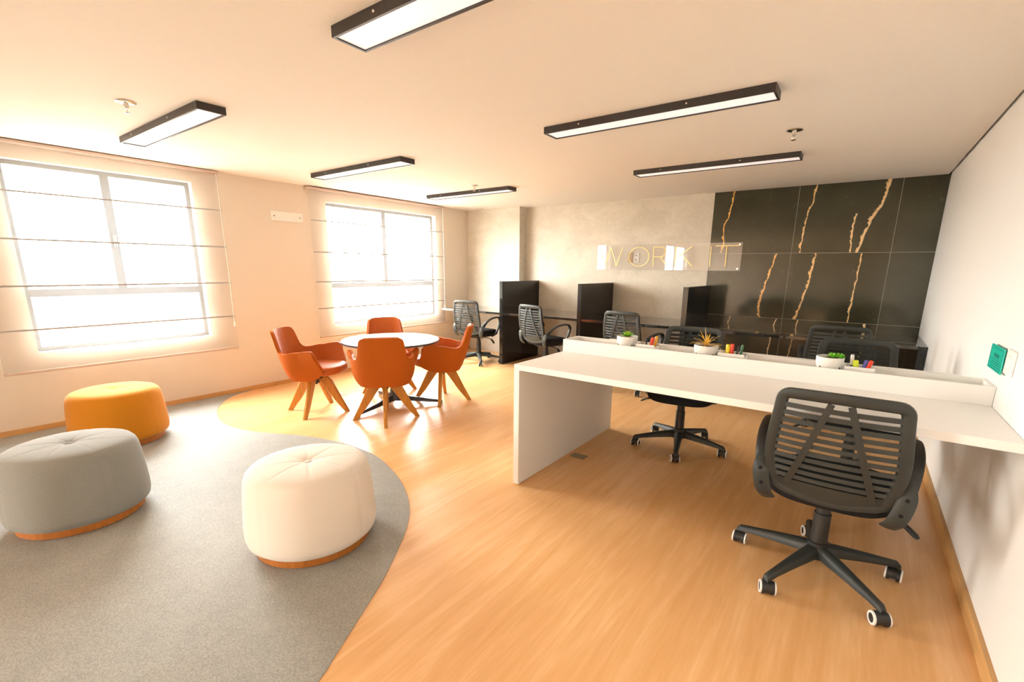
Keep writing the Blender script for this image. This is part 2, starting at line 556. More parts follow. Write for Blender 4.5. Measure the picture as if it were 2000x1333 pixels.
def catmull(pts, n=6, closed=False):
    P = [Vector(p) for p in pts]
    out = []
    L = len(P)
    for i in range(L if closed else L - 1):
        if closed:
            a, b_, c, d = P[(i - 1) % L], P[i], P[(i + 1) % L], P[(i + 2) % L]
        else:
            a, b_, c, d = P[max(i - 1, 0)], P[i], P[i + 1], P[min(i + 2, L - 1)]
        for k in range(n):
            t = k / n
            out.append(0.5 * ((2 * b_) + (c - a) * t + (2 * a - 5 * b_ + 4 * c - d) * t * t + (3 * b_ - a - 3 * c + d) * t ** 3))
    if not closed:
        out.append(P[-1])
    return out


def tag(o, label=None, cat=None, group=None, kind=None):
    for k, v in (('label', label), ('category', cat), ('group', group), ('kind', kind)):
        if v:
            o[k] = v
    return o


def thing(name, loc, rz, label, cat, group=None):
    o = bpy.data.objects.new(name, None)
    o.empty_display_size = 0.1
    COL.objects.link(o)
    o.location = loc
    o.rotation_euler = (0, 0, rz)
    return tag(o, label, cat, group)


def struct(o, label=None, cat=None):
    o['kind'] = 'structure'
    return tag(o, label, cat)


def dup(root, loc, rz, label, group=None):
    r = root.copy()
    COL.objects.link(r)
    r.location = loc
    r.rotation_euler = (0, 0, rz)
    r['label'] = label
    if group:
        r['group'] = group
    for ch in list(root.children):
        c = ch.copy()
        COL.objects.link(c)
        c.parent = r
        for g in list(ch.children):
            d = g.copy()
            COL.objects.link(d)
            d.parent = c
    return r


# ------------------------------------------------------------------ room shell
TH = 0.15
o = MB().box(XL - TH, XR + TH, YR - TH, YB + TH, -0.12, 0.0).build('floor', 'floor')
struct(o, 'honey coloured wood floor with grain running towards the back wall', 'floor')

CARPET = [(-5.43, 2.36), (-5.351, 2.15), (-5.203, 1.978), (-4.983, 1.827), (-4.801, 1.737), (-4.546, 1.665), (-4.296, 1.646), (-4.036, 1.698), (-3.804, 1.797), (-3.635, 1.882), (-3.446, 1.951), (-3.232, 1.999), (-2.991, 2.019), (-2.748, 2.002), (-2.499, 1.929), (-2.247, 1.821), (-2.056, 1.706), (-1.917, 1.598), (-1.784, 1.453), (-1.676, 1.305), (-1.568, 1.143), (-1.486, 0.999), (-1.411, 0.861), (-1.348, 0.744), (-1.305, 0.662), (-1.12, 0.25), (-1.05, -0.3), (-1.25, -1.2), (-1.8, -2.2), (-2.6, -3.0), (-3.6, -3.4), (-5.43, -3.5)]
crv = [(p.x, p.y) for p in catmull([(x, y, 0) for x, y in CARPET[:-1]], 4)] + [CARPET[-1]]
o = MB().prism(crv, 'z', 0.0, 0.003).build('floor_carpet', 'carpet')
struct(o, 'grey speckled floor covering with a wavy edge against the wood floor', 'carpet')


def wall_cells(us, vs, holes):
    out = []
    for i in range(len(us) - 1):
        for j in range(len(vs) - 1):
            cu, cv = (us[i] + us[i + 1]) / 2, (vs[j] + vs[j + 1]) / 2
            if not any(h[0] < cu < h[1] and h[2] < cv < h[3] for h in holes):
                out.append((us[i], us[i + 1], vs[j], vs[j + 1]))
    return out


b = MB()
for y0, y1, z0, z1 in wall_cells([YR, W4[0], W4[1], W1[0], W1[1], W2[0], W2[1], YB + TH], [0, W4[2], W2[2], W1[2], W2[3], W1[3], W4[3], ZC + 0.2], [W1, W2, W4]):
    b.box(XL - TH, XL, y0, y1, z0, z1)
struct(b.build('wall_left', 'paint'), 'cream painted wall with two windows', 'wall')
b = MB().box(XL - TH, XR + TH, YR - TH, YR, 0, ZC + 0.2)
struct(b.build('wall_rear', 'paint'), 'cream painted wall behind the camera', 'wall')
struct(MB().box(XR, XR + TH, YR, YB + TH, 0, ZC + 0.2).build('wall_right', 'paint_white'), 'plain white wall beside the white desk', 'wall')
XM = -1.583
struct(MB().box(XL, XM, YB, YB + TH, 0, ZC + 0.2).build('wall_back', 'concrete'), 'cement plastered back wall behind the cubicle bench', 'wall')
struct(MB().box(XL, -4.372, YC, YB, 0, ZC).build('wall_column', 'concrete'), 'cement plastered column in the corner by the window', 'column')

# marble cladding: every slab its own piece
mar = MB().box(XM, XR, YB + 0.005, YB + TH, 0, ZC + 0.2).build('wall_back_marble', M['steel_dark'])
struct(mar, 'black marble clad wall with gold veins', 'wall')
cx_ = [XM, -0.693, 0.200, XR]
cz_ = [0.0, 0.095, 0.837, 1.579, ZC]
for i in range(3):
    for j in range(4):
        g = 0.0018
        t = MB().rbox(cx_[i] + (g if i else 0), cx_[i + 1] - (g if i < 2 else 0.001), YB - 0.010, YB + 0.006, cz_[j] + g, cz_[j + 1] - g, 0.0012, 1).build('tile', 'marble', mar)
grout = mat('pale_tile_grout', (0.42, 0.38, 0.30), 0.8)
gb = MB()
for x in cx_[1:3]:
    gb.box(x - 0.0025, x + 0.0025, YB - 0.0088, YB + 0.004, 0, ZC)
for z in cz_[1:4]:
    gb.box(XM, XR, YB - 0.0088, YB + 0.004, z - 0.0025, z + 0.0025)
gb.build('grout', grout, mar)

struct(MB().box(XL, XR - 0.016, YR, YB, ZC, ZC + 0.03).build('ceiling', 'ceiling'), 'cream ceiling with a shadow gap along the white wall', 'ceiling')
struct(MB().box(XL - TH, XR + TH, YR - TH, YB + TH, ZC + 0.06, ZC + 0.12).build('light_block_cover', M['tan']), 'added cover blocking light above the ceiling shadow gap', 'ceiling')  # cover added above the ceiling to block light at the gap

struct(MB().box(XL, XL + 0.014, YR, YC, 0.0, 0.045).build('baseboard_left', 'baseboard'))
struct(MB().box(XR - 0.016, XR, YR, 5.27, 0.0, 0.075).build('baseboard_right', 'baseboard'))
struct(MB().box(XL, XR, YR, YR + 0.014, 0.0, 0.045).build('baseboard_rear', 'baseboard'))


# ------------------------------------------------------------------ windows
def window(name, W, axis, pos, lab):
    """frame set near the outer face of the wall; axis 'y' = left wall, 'x' = rear wall"""
    u0, u1, z0, z1 = W
    um = (u0 + u1) / 2

    def bx(b_, a0, a1, d0, d1, c0, c1):
        if axis == 'y':
            b_.box(pos + d0, pos + d1, a0, a1, c0, c1)
        else:
            b_.box(a0, a1, pos + d0, pos + d1, c0, c1)
    e = bpy.data.objects.new(name, None)
    COL.objects.link(e)
    e.location = (0, 0, 0)
    struct(e, lab, 'window')
    fr = MB()
    t = 0.035
    bx(fr, u0, u1, 0, 0.05, z0, z0 + t)
    bx(fr, u0, u1, 0, 0.05, z1 - t, z1)
    bx(fr, u0, u0 + t, 0, 0.05, z0 + t, z1 - t)
    bx(fr, u1 - t, u1, 0, 0.05, z0 + t, z1 - t)
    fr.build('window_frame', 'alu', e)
    zr = 1.135
    r = MB()
    bx(r, u0 + t, u1 - t, -0.005, 0.055, zr - 0.032, zr + 0.032)
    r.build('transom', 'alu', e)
    r = MB()
    bx(r, um - 0.032, um + 0.032, -0.002, 0.05, zr + 0.032, z1 - t)
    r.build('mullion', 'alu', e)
    for a0, a1, c0, c1 in ((u0 + t, um - 0.032, zr + 0.032, z1 - t), (um + 0.032, u1 - t, zr + 0.032, z1 - t), (u0 + t, u1 - t, z0 + t, zr - 0.032)):
        p = MB()
        bx(p, a0, a1, 0.022, 0.028, c0, c1)
        p.build('pane', 'glass', e)
    if axis == 'y':
        h = MB()
        h.rbox(pos + 0.05, pos + 0.068, um - 0.012, um + 0.012, 1.52, 1.64, 0.005, 1)
        h.build('latch', 'alu', e)
    return e


window('window_1', W1, 'y', XL - 0.13, 'white aluminium window behind the sheer blind above the mustard pouf')
window('window_2', W2, 'y', XL - 0.13, 'white aluminium window behind the sheer blind near the round table')
window('window_3', W4, 'y', XL - 0.13, 'white aluminium window in the window wall behind the camera')


def blind(y0, y1, ztop, zbot, battens, label, cord_side):
    X = XL + 0.062
    t = thing('roman_blind', (X, (y0 + y1) / 2, 0), 0, label, 'blind', 'sheer roman blinds')
    ym = (y0 + y1) / 2
    a, c = y0 - ym, y1 - ym
    MB().rbox(-0.062, 0.022, a - 0.005, c + 0.005, ztop - 0.022, ztop, 0.003, 1).build('head_rail', 'rail', t)
    # cloth: a shallow scallop between the battens
    zs = [ztop - 0.02] + sorted(battens, reverse=True) + [zbot]
    rows = []
    for i in range(len(zs) - 1):
        for k in range(6):
            s = k / 6
            rows.append((zs[i] + (zs[i + 1] - zs[i]) * s, -0.006 * math.sin(PI * s)))
    rows.append((zbot, 0.0))
    b_ = MB()
    b_.loft([[(d, a + (c - a) * k / 10, z) for k in range(11)] for z, d in rows], False, False, closed=False)
    b_.build('cloth', 'blind', t, 80)
    for z in battens:
        MB().box(0.001, 0.004, a, c, z - 0.0068, z + 0.0068).build('batten', 'batten', t)
    MB().rbox(-0.008, 0.012, a, c, zbot - 0.016, zbot + 0.006, 0.004, 1).build('bottom_rail', 'rail', t)
    yc = c - 0.02
    cd = MB().tube([(0.018, yc, ztop - 0.02), (0.018, yc + 0.004, 1.3), (0.018, yc, 0.80)], 0.003, 6).build('cord', 'cord', t)
    MB().lathe([(0.003, 0), (0.008, -0.01), (0.010, -0.05), (0.006, -0.06)], 10, (0.018, yc, 0.80)).build('cord_weight', 'cord', cd, 40)
    return t


blind(0.509, 2.25, 2.29, 0.515, [1.918, 1.56, 1.198, 0.85], 'sheer white roman blind at the left edge, above the mustard pouf', 1)
blind(3.21, 5.40, 2.285, 0.518, [1.912, 1.545, 1.19, 0.865], 'sheer white roman blind at the window behind the round table', 1)

# hazy town far below the windows
gm = mat('hazy_land', (0.20, 0.18, 0.155), 0.95, var=0.25, scale=0.02)
struct(MB().add([(-4000, -4000, -32), (XL - 3, -4000, -32), (XL - 3, 4000, -32), (-4000, 4000, -32)], [(0, 1, 2, 3)]).build('ground_outside', gm), 'hazy land far below the windows', 'ground')
tb = MB()
rt = random.Random(9)
for k in range(900):
    d = 260 + 1500 * rt.random() ** 1.5
    an = math.radians(rt.uniform(105, 200))
    x, y = d * math.cos(an), d * math.sin(an)
    s1, s2, h = rt.uniform(5, 14), rt.uniform(5, 14), rt.uniform(4, 12) if rt.random() < 0.93 else rt.uniform(14, 24)
    if x < -40:
        tb.box(x - s1, x + s1, y - s2, y + s2, -32, -32 + h)
tag(tb.build('distant_town', mat('pale_hazy_buildings', (0.25, 0.21, 0.19), 0.9, var=0.3, scale=0.05)), 'hazy pale rooftops of a far town seen through the windows', 'town', kind='stuff')


# ------------------------------------------------------------------ ceiling lamps
def lamp(x0, yn, label, L=1.375, Wd=0.158, H=0.042):
    t = thing('ceiling_lamp', (x0 + L / 2, yn + Wd / 2, ZC), 0, label, 'lamp', 'black framed ceiling lamps')
    hx, hy, e = L / 2, Wd / 2, 0.011
    b_ = MB()
    b_.box(-hx, hx, -hy, -hy + e, -H, 0).box(-hx, hx, hy - e, hy, -H, 0)
    b_.box(-hx, -hx + e, -hy + e, hy - e, -H, 0).box(hx - e, hx, -hy + e, hy - e, -H, 0)
    b_.box(-hx + e, hx - e, -hy + e, hy - e, -0.010, -0.001)
    b_.build('housing', 'lamp_frame', t)
    MB().box(-hx + e, hx - e, -hy + e, hy - e, -H + 0.006, -H + 0.010).build('diffuser', 'diffuser', t)
    for x in (-hx * 0.62, hx * 0.36):
        MB().lathe([(0.006, 0), (0.005, 0.003), (0.002, 0.004)], 10).build('screw', 'chrome', t, 40, ).matrix_basis = Matrix.Translation((x, -hy, -0.020)) @ Matrix.Rotation(PI / 2, 4, 'X')
    return t


lamp(-1.82, 1.241, 'long black-framed ceiling lamp cut off by the top edge of the picture')
lamp(-4.60, 1.285, 'black-framed ceiling lamp nearest the leftmost blind')
lamp(-4.69, 2.842, 'black-framed ceiling lamp above the orange chairs, in front of the second blind')
lamp(-4.76, 4.49, 'smallest looking black-framed ceiling lamp, by the corner column', L=1.34)
lamp(-1.855, 2.825, 'black-framed ceiling lamp over the white desk, longest in full view')
lamp(-1.90, 4.455, 'black-framed ceiling lamp just in front of the black marble wall')


def sprinkler(x, y, label):
    t = thing('fire_sprinkler', (x, y, ZC), 0, label, 'sprinkler', 'ceiling sprinklers')
    MB().lathe([(0.012, -0.003), (0.046, -0.001), (0.050, -0.004), (0.046, -0.007), (0.014, -0.013)], 28).build('escutcheon', 'chrome', t, 40)
    MB().lathe([(0.014, -0.010), (0.014, -0.028), (0.009, -0.032), (0.009, -0.038)], 16).build('body', 'chrome', t, 40)
    for s in (-1, 1):
        MB().tube([(0.009 * s, 0, -0.034), (0.013 * s, 0, -0.046), (0.002 * s, 0, -0.062)], 0.002, 6).build('frame_arm', 'chrome', t)
    MB().lathe([(0.004, -0.066), (0.016, -0.062), (0.016, -0.060), (0.004, -0.061)], 20).build('deflector', 'chrome', t, 40)


sprinkler(-3.60, 1.065, 'chrome sprinkler on the ceiling nearest the leftmost blind')
sprinkler(-3.727, 4.253, 'small sprinkler peeking over the ceiling lamp by the column')
sprinkler(-0.502, 3.798, 'chrome sprinkler on the ceiling in front of the marble wall')

# ------------------------------------------------------------------ wall fittings
t = thing('cover_plate', (XL, 2.96, 1.925), 0, 'white blank cover plate high on the wall between the two blinds', 'plate')
MB().rbox(0, 0.012, -0.188, 0.188, -0.053, 0.053, 0.004, 1).build('plate', 'plate_white', t)
for y in (-0.15, 0.15):
    MB().lathe([(0.007, 0), (0.006, 0.002)], 10).build('screw', 'steel_dark', t).matrix_basis = Matrix.Translation((0.012, y, 0)) @ Matrix.Rotation(PI / 2, 4, 'Y')

# teal notice and the switch plate behind it
t = thing('teal_notice_sign', (XR - 0.012, 2.878, 1.012), 0, 'small teal notice sign on the white wall above the desk end', 'sign')
MB().rbox(-0.006, 0, -0.122, 0.122, -0.055, 0.055, 0.003, 1).build('panel', 'teal', t)
b = MB()
for z in (-0.045, 0.045):
    b.box(-0.0068, -0.0058, -0.112, 0.112, z - 0.0012, z + 0.0012)
for y in (-0.112, 0.112):
    b.box(-0.0068, -0.0058, y - 0.0012, y + 0.0012, -0.045, 0.045)
b.build('border_line', 'teal_dark', t)
b = MB()
b.box(-0.0068, -0.0058, -0.052, 0.040, 0.006, 0.022)
b.build('heading_print', 'teal_dark', t)
for k in range(4):
    MB().box(-0.0068, -0.0058, -0.085, 0.085 - 0.02 * (k % 2), -0.006 - 0.010 * k, -0.0035 - 0.010 * k).build('text_line', 'teal_dark', t)
t = thing('light_switch', (XR, 2.70, 1.022), 0, 'white switch plate on the white wall beside the teal sign', 'switch')
MB().rbox(-0.010, 0, -0.058, 0.058, -0.052, 0.052, 0.003, 1).build('plate', 'plate_white', t)
MB().rbox(-0.014, -0.008, -0.020, 0.020, -0.028, 0.028, 0.002, 1).build('rocker', 'plate_white', t)

# wall socket behind the sign
t = thing('wall_socket', (-2.567, YB, 1.538), 0, 'small white and tan socket plate behind the letter O of the sign', 'socket')
MB().rbox(-0.012, 0.078, -0.012, 0, -0.064, 0.064, 0.004, 1).build('plate', 'plate_white', t)
MB().rbox(-0.080, -0.010, -0.022, 0, -0.066, 0.066, 0.004, 1).build('side_box', 'tan', t)
for z in (-0.03, 0.03):
    MB().box(0.020, 0.045, -0.0135, -0.011, z - 0.010, z + 0.010).build('socket_slot', 'grey_plate', t)

# clear sign with gold outline letters
SY = YB - 0.050
t = thing('wall_sign', (-2.147, SY, 1.542), 0, 'clear acrylic sign with thin gold letters WORK IT on the back wall', 'sign')
hw, hh = 0.945, 0.166
MB().rbox(-hw, hw, -0.004, 0.004, -hh, hh, 0.001, 1).build('acrylic_panel', 'acrylic', t)
for x in (-hw + 0.03, hw - 0.03):
    for z in (-hh + 0.025, hh - 0.025):
        MB().lathe([(0.011, -0.012), (0.012, -0.008), (0.012, 0.0), (0.008, 0.001), (0.008, 0.050)], 16).build('standoff', 'chrome', t, 40).matrix_basis = Matrix.Translation((x, 0, z)) @ Matrix.Rotation(-PI / 2, 4, 'X')
ST = 0.0036
ZB_, ZT_ = -0.118, 0.128


def stroke(b_, p, q, w_=ST):
    p, q = Vector((p[0], 0, p[1])), Vector((q[0], 0, q[1]))
    d = (q - p).normalized()
    n = Vector((-d.z, 0, d.x)) * w_
    ring = [p + n, p - n, q - n, q + n]
    b_.loft([[(c.x, -0.010, c.z) for c in ring], [(c.x, -0.003, c.z) for c in ring]])


def L_(px):
    return px + 2.147


def letter(strokes, lab):
    b_ = MB()
    for s_ in strokes:
        for i in range(len(s_) - 1):
            stroke(b_, s_[i], s_[i + 1])
    o_ = b_.build('letter', 'gold', t)
    o_['label'] = lab


w0, w1 = L_(-3.055), L_(-2.715)
wq = (w1 - w0) / 4
letter([[(w0, ZT_), (w0 + wq, ZB_), (w0 + 2 * wq, ZT_), (w0 + 3 * wq, ZB_), (w1, ZT_)]], 'thin gold letter W')
oc, orx, orz = L_(-2.475), 0.142, (ZT_ - ZB_) / 2
letter([[(oc + orx * math.cos(2 * PI * k / 36), (ZT_ + ZB_) / 2 + orz * math.sin(2 * PI * k / 36)) for k in range(37)]], 'thin gold letter O')
r0 = L_(-2.275)
rz_ = 0.062
bowl = [(r0, ZT_), (r0 + 0.10, ZT_)] + [(r0 + 0.10 + rz_ * math.cos(a), ZT_ - rz_ + rz_ * math.sin(a)) for a in [PI / 2 - PI * k / 12 for k in range(1, 12)]] + [(r0 + 0.10, ZT_ - 2 * rz_), (r0, ZT_ - 2 * rz_)]
letter([[(r0, ZB_), (r0, ZT_)], bowl, [(r0 + 0.09, ZT_ - 2 * rz_), (r0 + 0.195, ZB_)]], 'thin gold letter R')
k0 = L_(-1.985)
letter([[(k0, ZB_), (k0, ZT_)], [(k0, -0.02), (k0 + 0.20, ZT_)], [(k0 + 0.075, 0.034), (k0 + 0.22, ZB_)]], 'thin gold letter K')
i0 = L_(-1.555)
letter([[(i0, ZB_), (i0, ZT_)]], 'thin gold letter I')
t0, t1 = L_(-1.505), L_(-1.242)
letter([[(t0, ZT_), (t1, ZT_)], [((t0 + t1) / 2, ZT_), ((t0 + t1) / 2, ZB_)]], 'thin gold letter T')

# ------------------------------------------------------------------ black cubicle bench along the back wall
bench = thing('cubicle_bench', (0, 5.27, 0), 0, 'long black cubicle bench with three upright partitions along the back wall', 'bench')
YF = 0.0
DB = YB - 5.27 - 0.012
PX = [-4.135, -2.870, -1.552]
PT = 0.028
for x in PX:
    back = DB if x > -4.2 else DB
    MB().rbox(x - PT, x + PT, YF, back, 0.0, 1.196, 0.0015, 1).build('partition', 'black_lam', bench)
spans = [(XL + 0.105, PX[0] - PT), (PX[0] + PT, PX[1] - PT), (PX[1] + PT, PX[2] - PT), (PX[2] + PT, XR - 0.062)]
for i, (a, c) in enumerate(spans):
    yb = DB
    if i == 0:   # notched round the column
        b = MB().prism([(a, 0.015), (c, 0.015), (c, DB), (-4.368, DB), (-4.368, YC - 5.27 - 0.002), (a, YC - 5.27 - 0.002)], 'z', 0.722, 0.752)
    else:
        b = MB().rbox(a, c, 0.015, yb, 0.722, 0.752, 0.0015, 1)
    b.build('worktop', 'worktop', bench)
MB().rbox(XR - 0.062, XR - 0.002, YF, DB, 0.0, 0.752, 0.0015, 1).build('end_panel', 'black_lam', bench)

# ------------------------------------------------------------------ white shared desk
XD, YD0, YD1, ZD = -1.6657, 2.2549, 3.6481, 0.803
desk = thing('shared_desk', (XD, YD0, 0), 0, 'long white shared desk fixed to the white wall', 'desk')
DL, DW = XR - XD - 0.001, YD1 - YD0
MB().rbox(0, DL, 0, DW, ZD - 0.036, ZD, 0.0015, 1).build('desktop', 'laminate', desk)
MB().rbox(0, 0.040, 0, DW, 0.008, ZD - 0.036, 0.0015, 1).build('leg_panel', 'laminate', desk)
for y in (0.06, DW - 0.06):
    MB().lathe([(0.012, 0), (0.012, 0.010)], 12, (0.020, y, 0)).build('foot', 'steel_dark', desk)
T0, T1, TZ = 2.835 - YD0, 3.045 - YD0, 0.892
tr = MB().rbox(0.004, DL, T0, T0 + 0.015, ZD, TZ, 0.001, 1).build('tray_board', 'laminate', desk)
MB().rbox(0.004, DL, T1 - 0.015, T1, ZD, TZ, 0.001, 1).build('tray_board', 'laminate', desk)
MB().rbox(0.004, 0.019, T0 + 0.015, T1 - 0.015, ZD, TZ, 0.001, 1).build('tray_board', 'laminate', desk)
MB().rbox(DL - 0.015, DL, T0 + 0.015, T1 - 0.015, ZD, TZ, 0.001, 1).build('tray_board', 'laminate', desk)
MB().box(0.019, DL - 0.015, T0 + 0.015, T1 - 0.015, ZD, ZD + 0.012).build('tray_floor', 'laminate', desk)
TF = ZD + 0.012
YT = (2.835 + 3.045) / 2

# floor outlets
for x, y, lab, sx_, sy_ in ((-1.545, 2.925, 'grey floor outlet plate beside the white desk leg panel', 0.058, 0.040), (-4.479, 2.854, 'tiny grey floor outlet plate between the orange chairs', 0.045, 0.035)):
    t = thing('floor_outlet', (x, y, 0), 0, lab, 'outlet')
    MB().rbox(-sx_, sx_, -sy_, sy_, 0, 0.004, 0.0015, 1).build('plate', 'grey_plate', t)
    MB().rbox(-sx_ * 0.6, sx_ * 0.6, -sy_ * 0.6, sy_ * 0.6, 0.004, 0.0055, 0.0008, 1).build('lid', 'grey_plate', t)


# ------------------------------------------------------------------ poufs
def pouf(x, y, rz, m, label):
    t = thing('pouf', (x, y, 0.003), rz, label, 'pouf', 'round poufs with wooden bases')
    MB().lathe([(0.262, 0), (0.272, 0.004), (0.272, 0.040), (0.262, 0.044)], 56).build('wooden_base', 'base_wood', t, 40)
    prof = [(0.255, 0.041), (0.285, 0.046), (0.303, 0.062), (0.309, 0.09), (0.309, 0.13), (0.305, 0.20), (0.299, 0.28), (0.294, 0.335), (0.289, 0.372), (0.280, 0.396), (0.264, 0.4135), (0.240, 0.4225), (0.20, 0.4275), (0.15, 0.431), (0.10, 0.432), (0.06, 0.430), (0.035, 0.426), (0.018, 0.419), (0.006, 0.415)]
    n = 128
    rings = []
    for r, z in prof:
        ring = []
        for k in range(n):
            a = 2 * PI * k / n
            da = (a % (PI / 4))
            da = min(da, PI / 4 - da) * max(r, 0.02)
            gr = math.exp(-(da / 0.004) ** 2)
            if z > 0.40 or (r < 0.25 and z > 0.3):
                f = min(1, (z - 0.395) / 0.02) * min(1, r / 0.05)
                ring.append((r * math.cos(a), r * math.sin(a), z - 0.0022 * gr * f))
            else:
                # shallow facets between four side seams
                db = (a % (PI / 2))
                db = min(db, PI / 2 - db) * r
                q = r * (1 - 0.010 * math.cos(4 * a) * 0.5) - 0.003 * math.exp(-(db / 0.005) ** 2)
                ring.append((q * math.cos(a), q * math.sin(a), z))
        rings.append(ring)
    MB().loft(rings).build('cushion', m, t, 60)
    MB().lathe([(0.016, 0.416), (0.017, 0.4195), (0.012, 0.4235), (0.003, 0.4245)], 20).build('button', m, t, 50)
    return t


pouf(-2.125, 1.141, 0.30, 'pouf_white', 'white fabric pouf on the grey carpet, nearest the camera')
pouf(-3.373, 0.493, 0.22, 'pouf_grey', 'grey fabric pouf on the carpet at the left edge')
pouf(-4.629, 0.990, 0.5, 'pouf_yellow', 'mustard yellow fabric pouf by the window wall')

# ------------------------------------------------------------------ round table
t = thing('round_table', (-3.70, 2.955, 0), 0, 'round white pedestal table among the four orange chairs', 'table')
top = MB().lathe([(0.462, 0.656), (0.470, 0.659), (0.470, 0.676), (0.466, 0.6795), (0.45, 0.680)], 72).build('tabletop', 'table_white', t, 30)
MB().lathe([(0.4695, 0.657), (0.4722, 0.659), (0.4722, 0.674), (0.4695, 0.6755)], 72, cap0=False, cap1=False).build('edge_band', 'table_edge', top, 40)
MB().lathe([(0.13, 0.645), (0.13, 0.656)], 28).build('top_plate', 'steel_dark', t, 40)
MB().lathe([(0.034, 0.645), (0.034, 0.22), (0.038, 0.14), (0.055, 0.09), (0.062, 0.06)], 24).build('column', 'steel_dark', t, 40)
for a in (-83, 43, 160):
    a = math.radians(a)
    d = Vector((math.cos(a), math.sin(a), 0))
    s = Vector((-d.y, d.x, 0))
    pts = [(0.02, 0.085, 0.030, 0.032), (0.15, 0.072, 0.026, 0.024), (0.32, 0.048, 0.021, 0.015), (0.485, 0.030, 0.017, 0.009)]
    rings = [[d * r + s * (w_ * c1) + Vector((0, 0, z + h * c2)) for c1, c2 in ((-1, -1), (1, -1), (1, 0.4), (0.6, 1), (-0.6, 1), (-1, 0.4))] for r, z, w_, h in pts]
    o = MB().loft(rings).build('foot_arm', 'steel_dark', t, 50)
    MB().lathe([(0.014, 0), (0.017, 0.004), (0.017, 0.012), (0.008, 0.016), (0.008, 0.024)], 14, tuple(d * 0.470)).build('glide', 'chrome', o, 40)


# ------------------------------------------------------------------ orange armchairs
def sstep(a, b_, x):
    u = max(0, min(1, (x - a) / (b_ - a)))
    return u * u * (3 - 2 * u)


def shell_point(s, v_):
    """s in -1..1 from one arm front round the back to the other; v_ 0 bottom .. 1 top. returns centre point and outward normal hint"""
    sg = 1 if s >= 0 else -1
    q = abs(s)
    phi = min(1, q / 0.66) * PI / 2           # back arc
    arm = max(0, (q - 0.66) / 0.34)           # straight arm
    # top edge height
    KN = ((0.0, 0.803), (0.12, 0.802), (0.19, 0.799), (0.235, 0.788), (0.262, 0.764), (0.276, 0.725), (0.290, 0.670), (0.308, 0.632), (0.34, 0.608), (0.40, 0.596), (0.50, 0.600), (0.62, 0.618), (0.75, 0.626), (1.0, 0.628))
    for a_, b_ in zip(KN, KN[1:]):
        if q <= b_[0]:
            u = (q - a_[0]) / (b_[0] - a_[0])
            top_ = a_[1] + (b_[1] - a_[1]) * u
            break
    top_ += 0.016 * arm
    if arm > 0.72:
        u = (arm - 0.72) / 0.28
        top_ -= 0.055 * (1 - math.sqrt(max(0, 1 - u * u)))
    bot = 0.352 + 0.075 * arm ** 2
    z = bot + (top_ - bot) * v_
    zz = (z - 0.352) / 0.25
    k = 0.78 + 0.22 * (1 - (1 - min(1, zz)) ** 3.4)
    A = 0.264 * k
    Bk = 0.235 * k
    n_ = 2.7
    x = sg * A * abs(math.sin(phi)) ** (2 / n_)
    y = -Bk * abs(math.cos(phi)) ** (2 / n_)
    wback = max(0, math.cos(phi))
    y -= 0.26 * max(0, z - 0.44) * (0.35 + 0.65 * wback) * (1 - arm)
    y -= 0.26 * 0.0
    y0_arm = -0.26 * max(0, z - 0.44) * 0.35
    if arm > 0:
        yend = 0.195 - 0.055 * sstep(0.42, 0.64, z)
        y = y + (yend - y) * arm + y0_arm * (1 - arm) * 0.0
        x = sg * (abs(x) + 0.046 * arm * sstep(0.42, 0.62, z))
    return Vector((x, y, z))


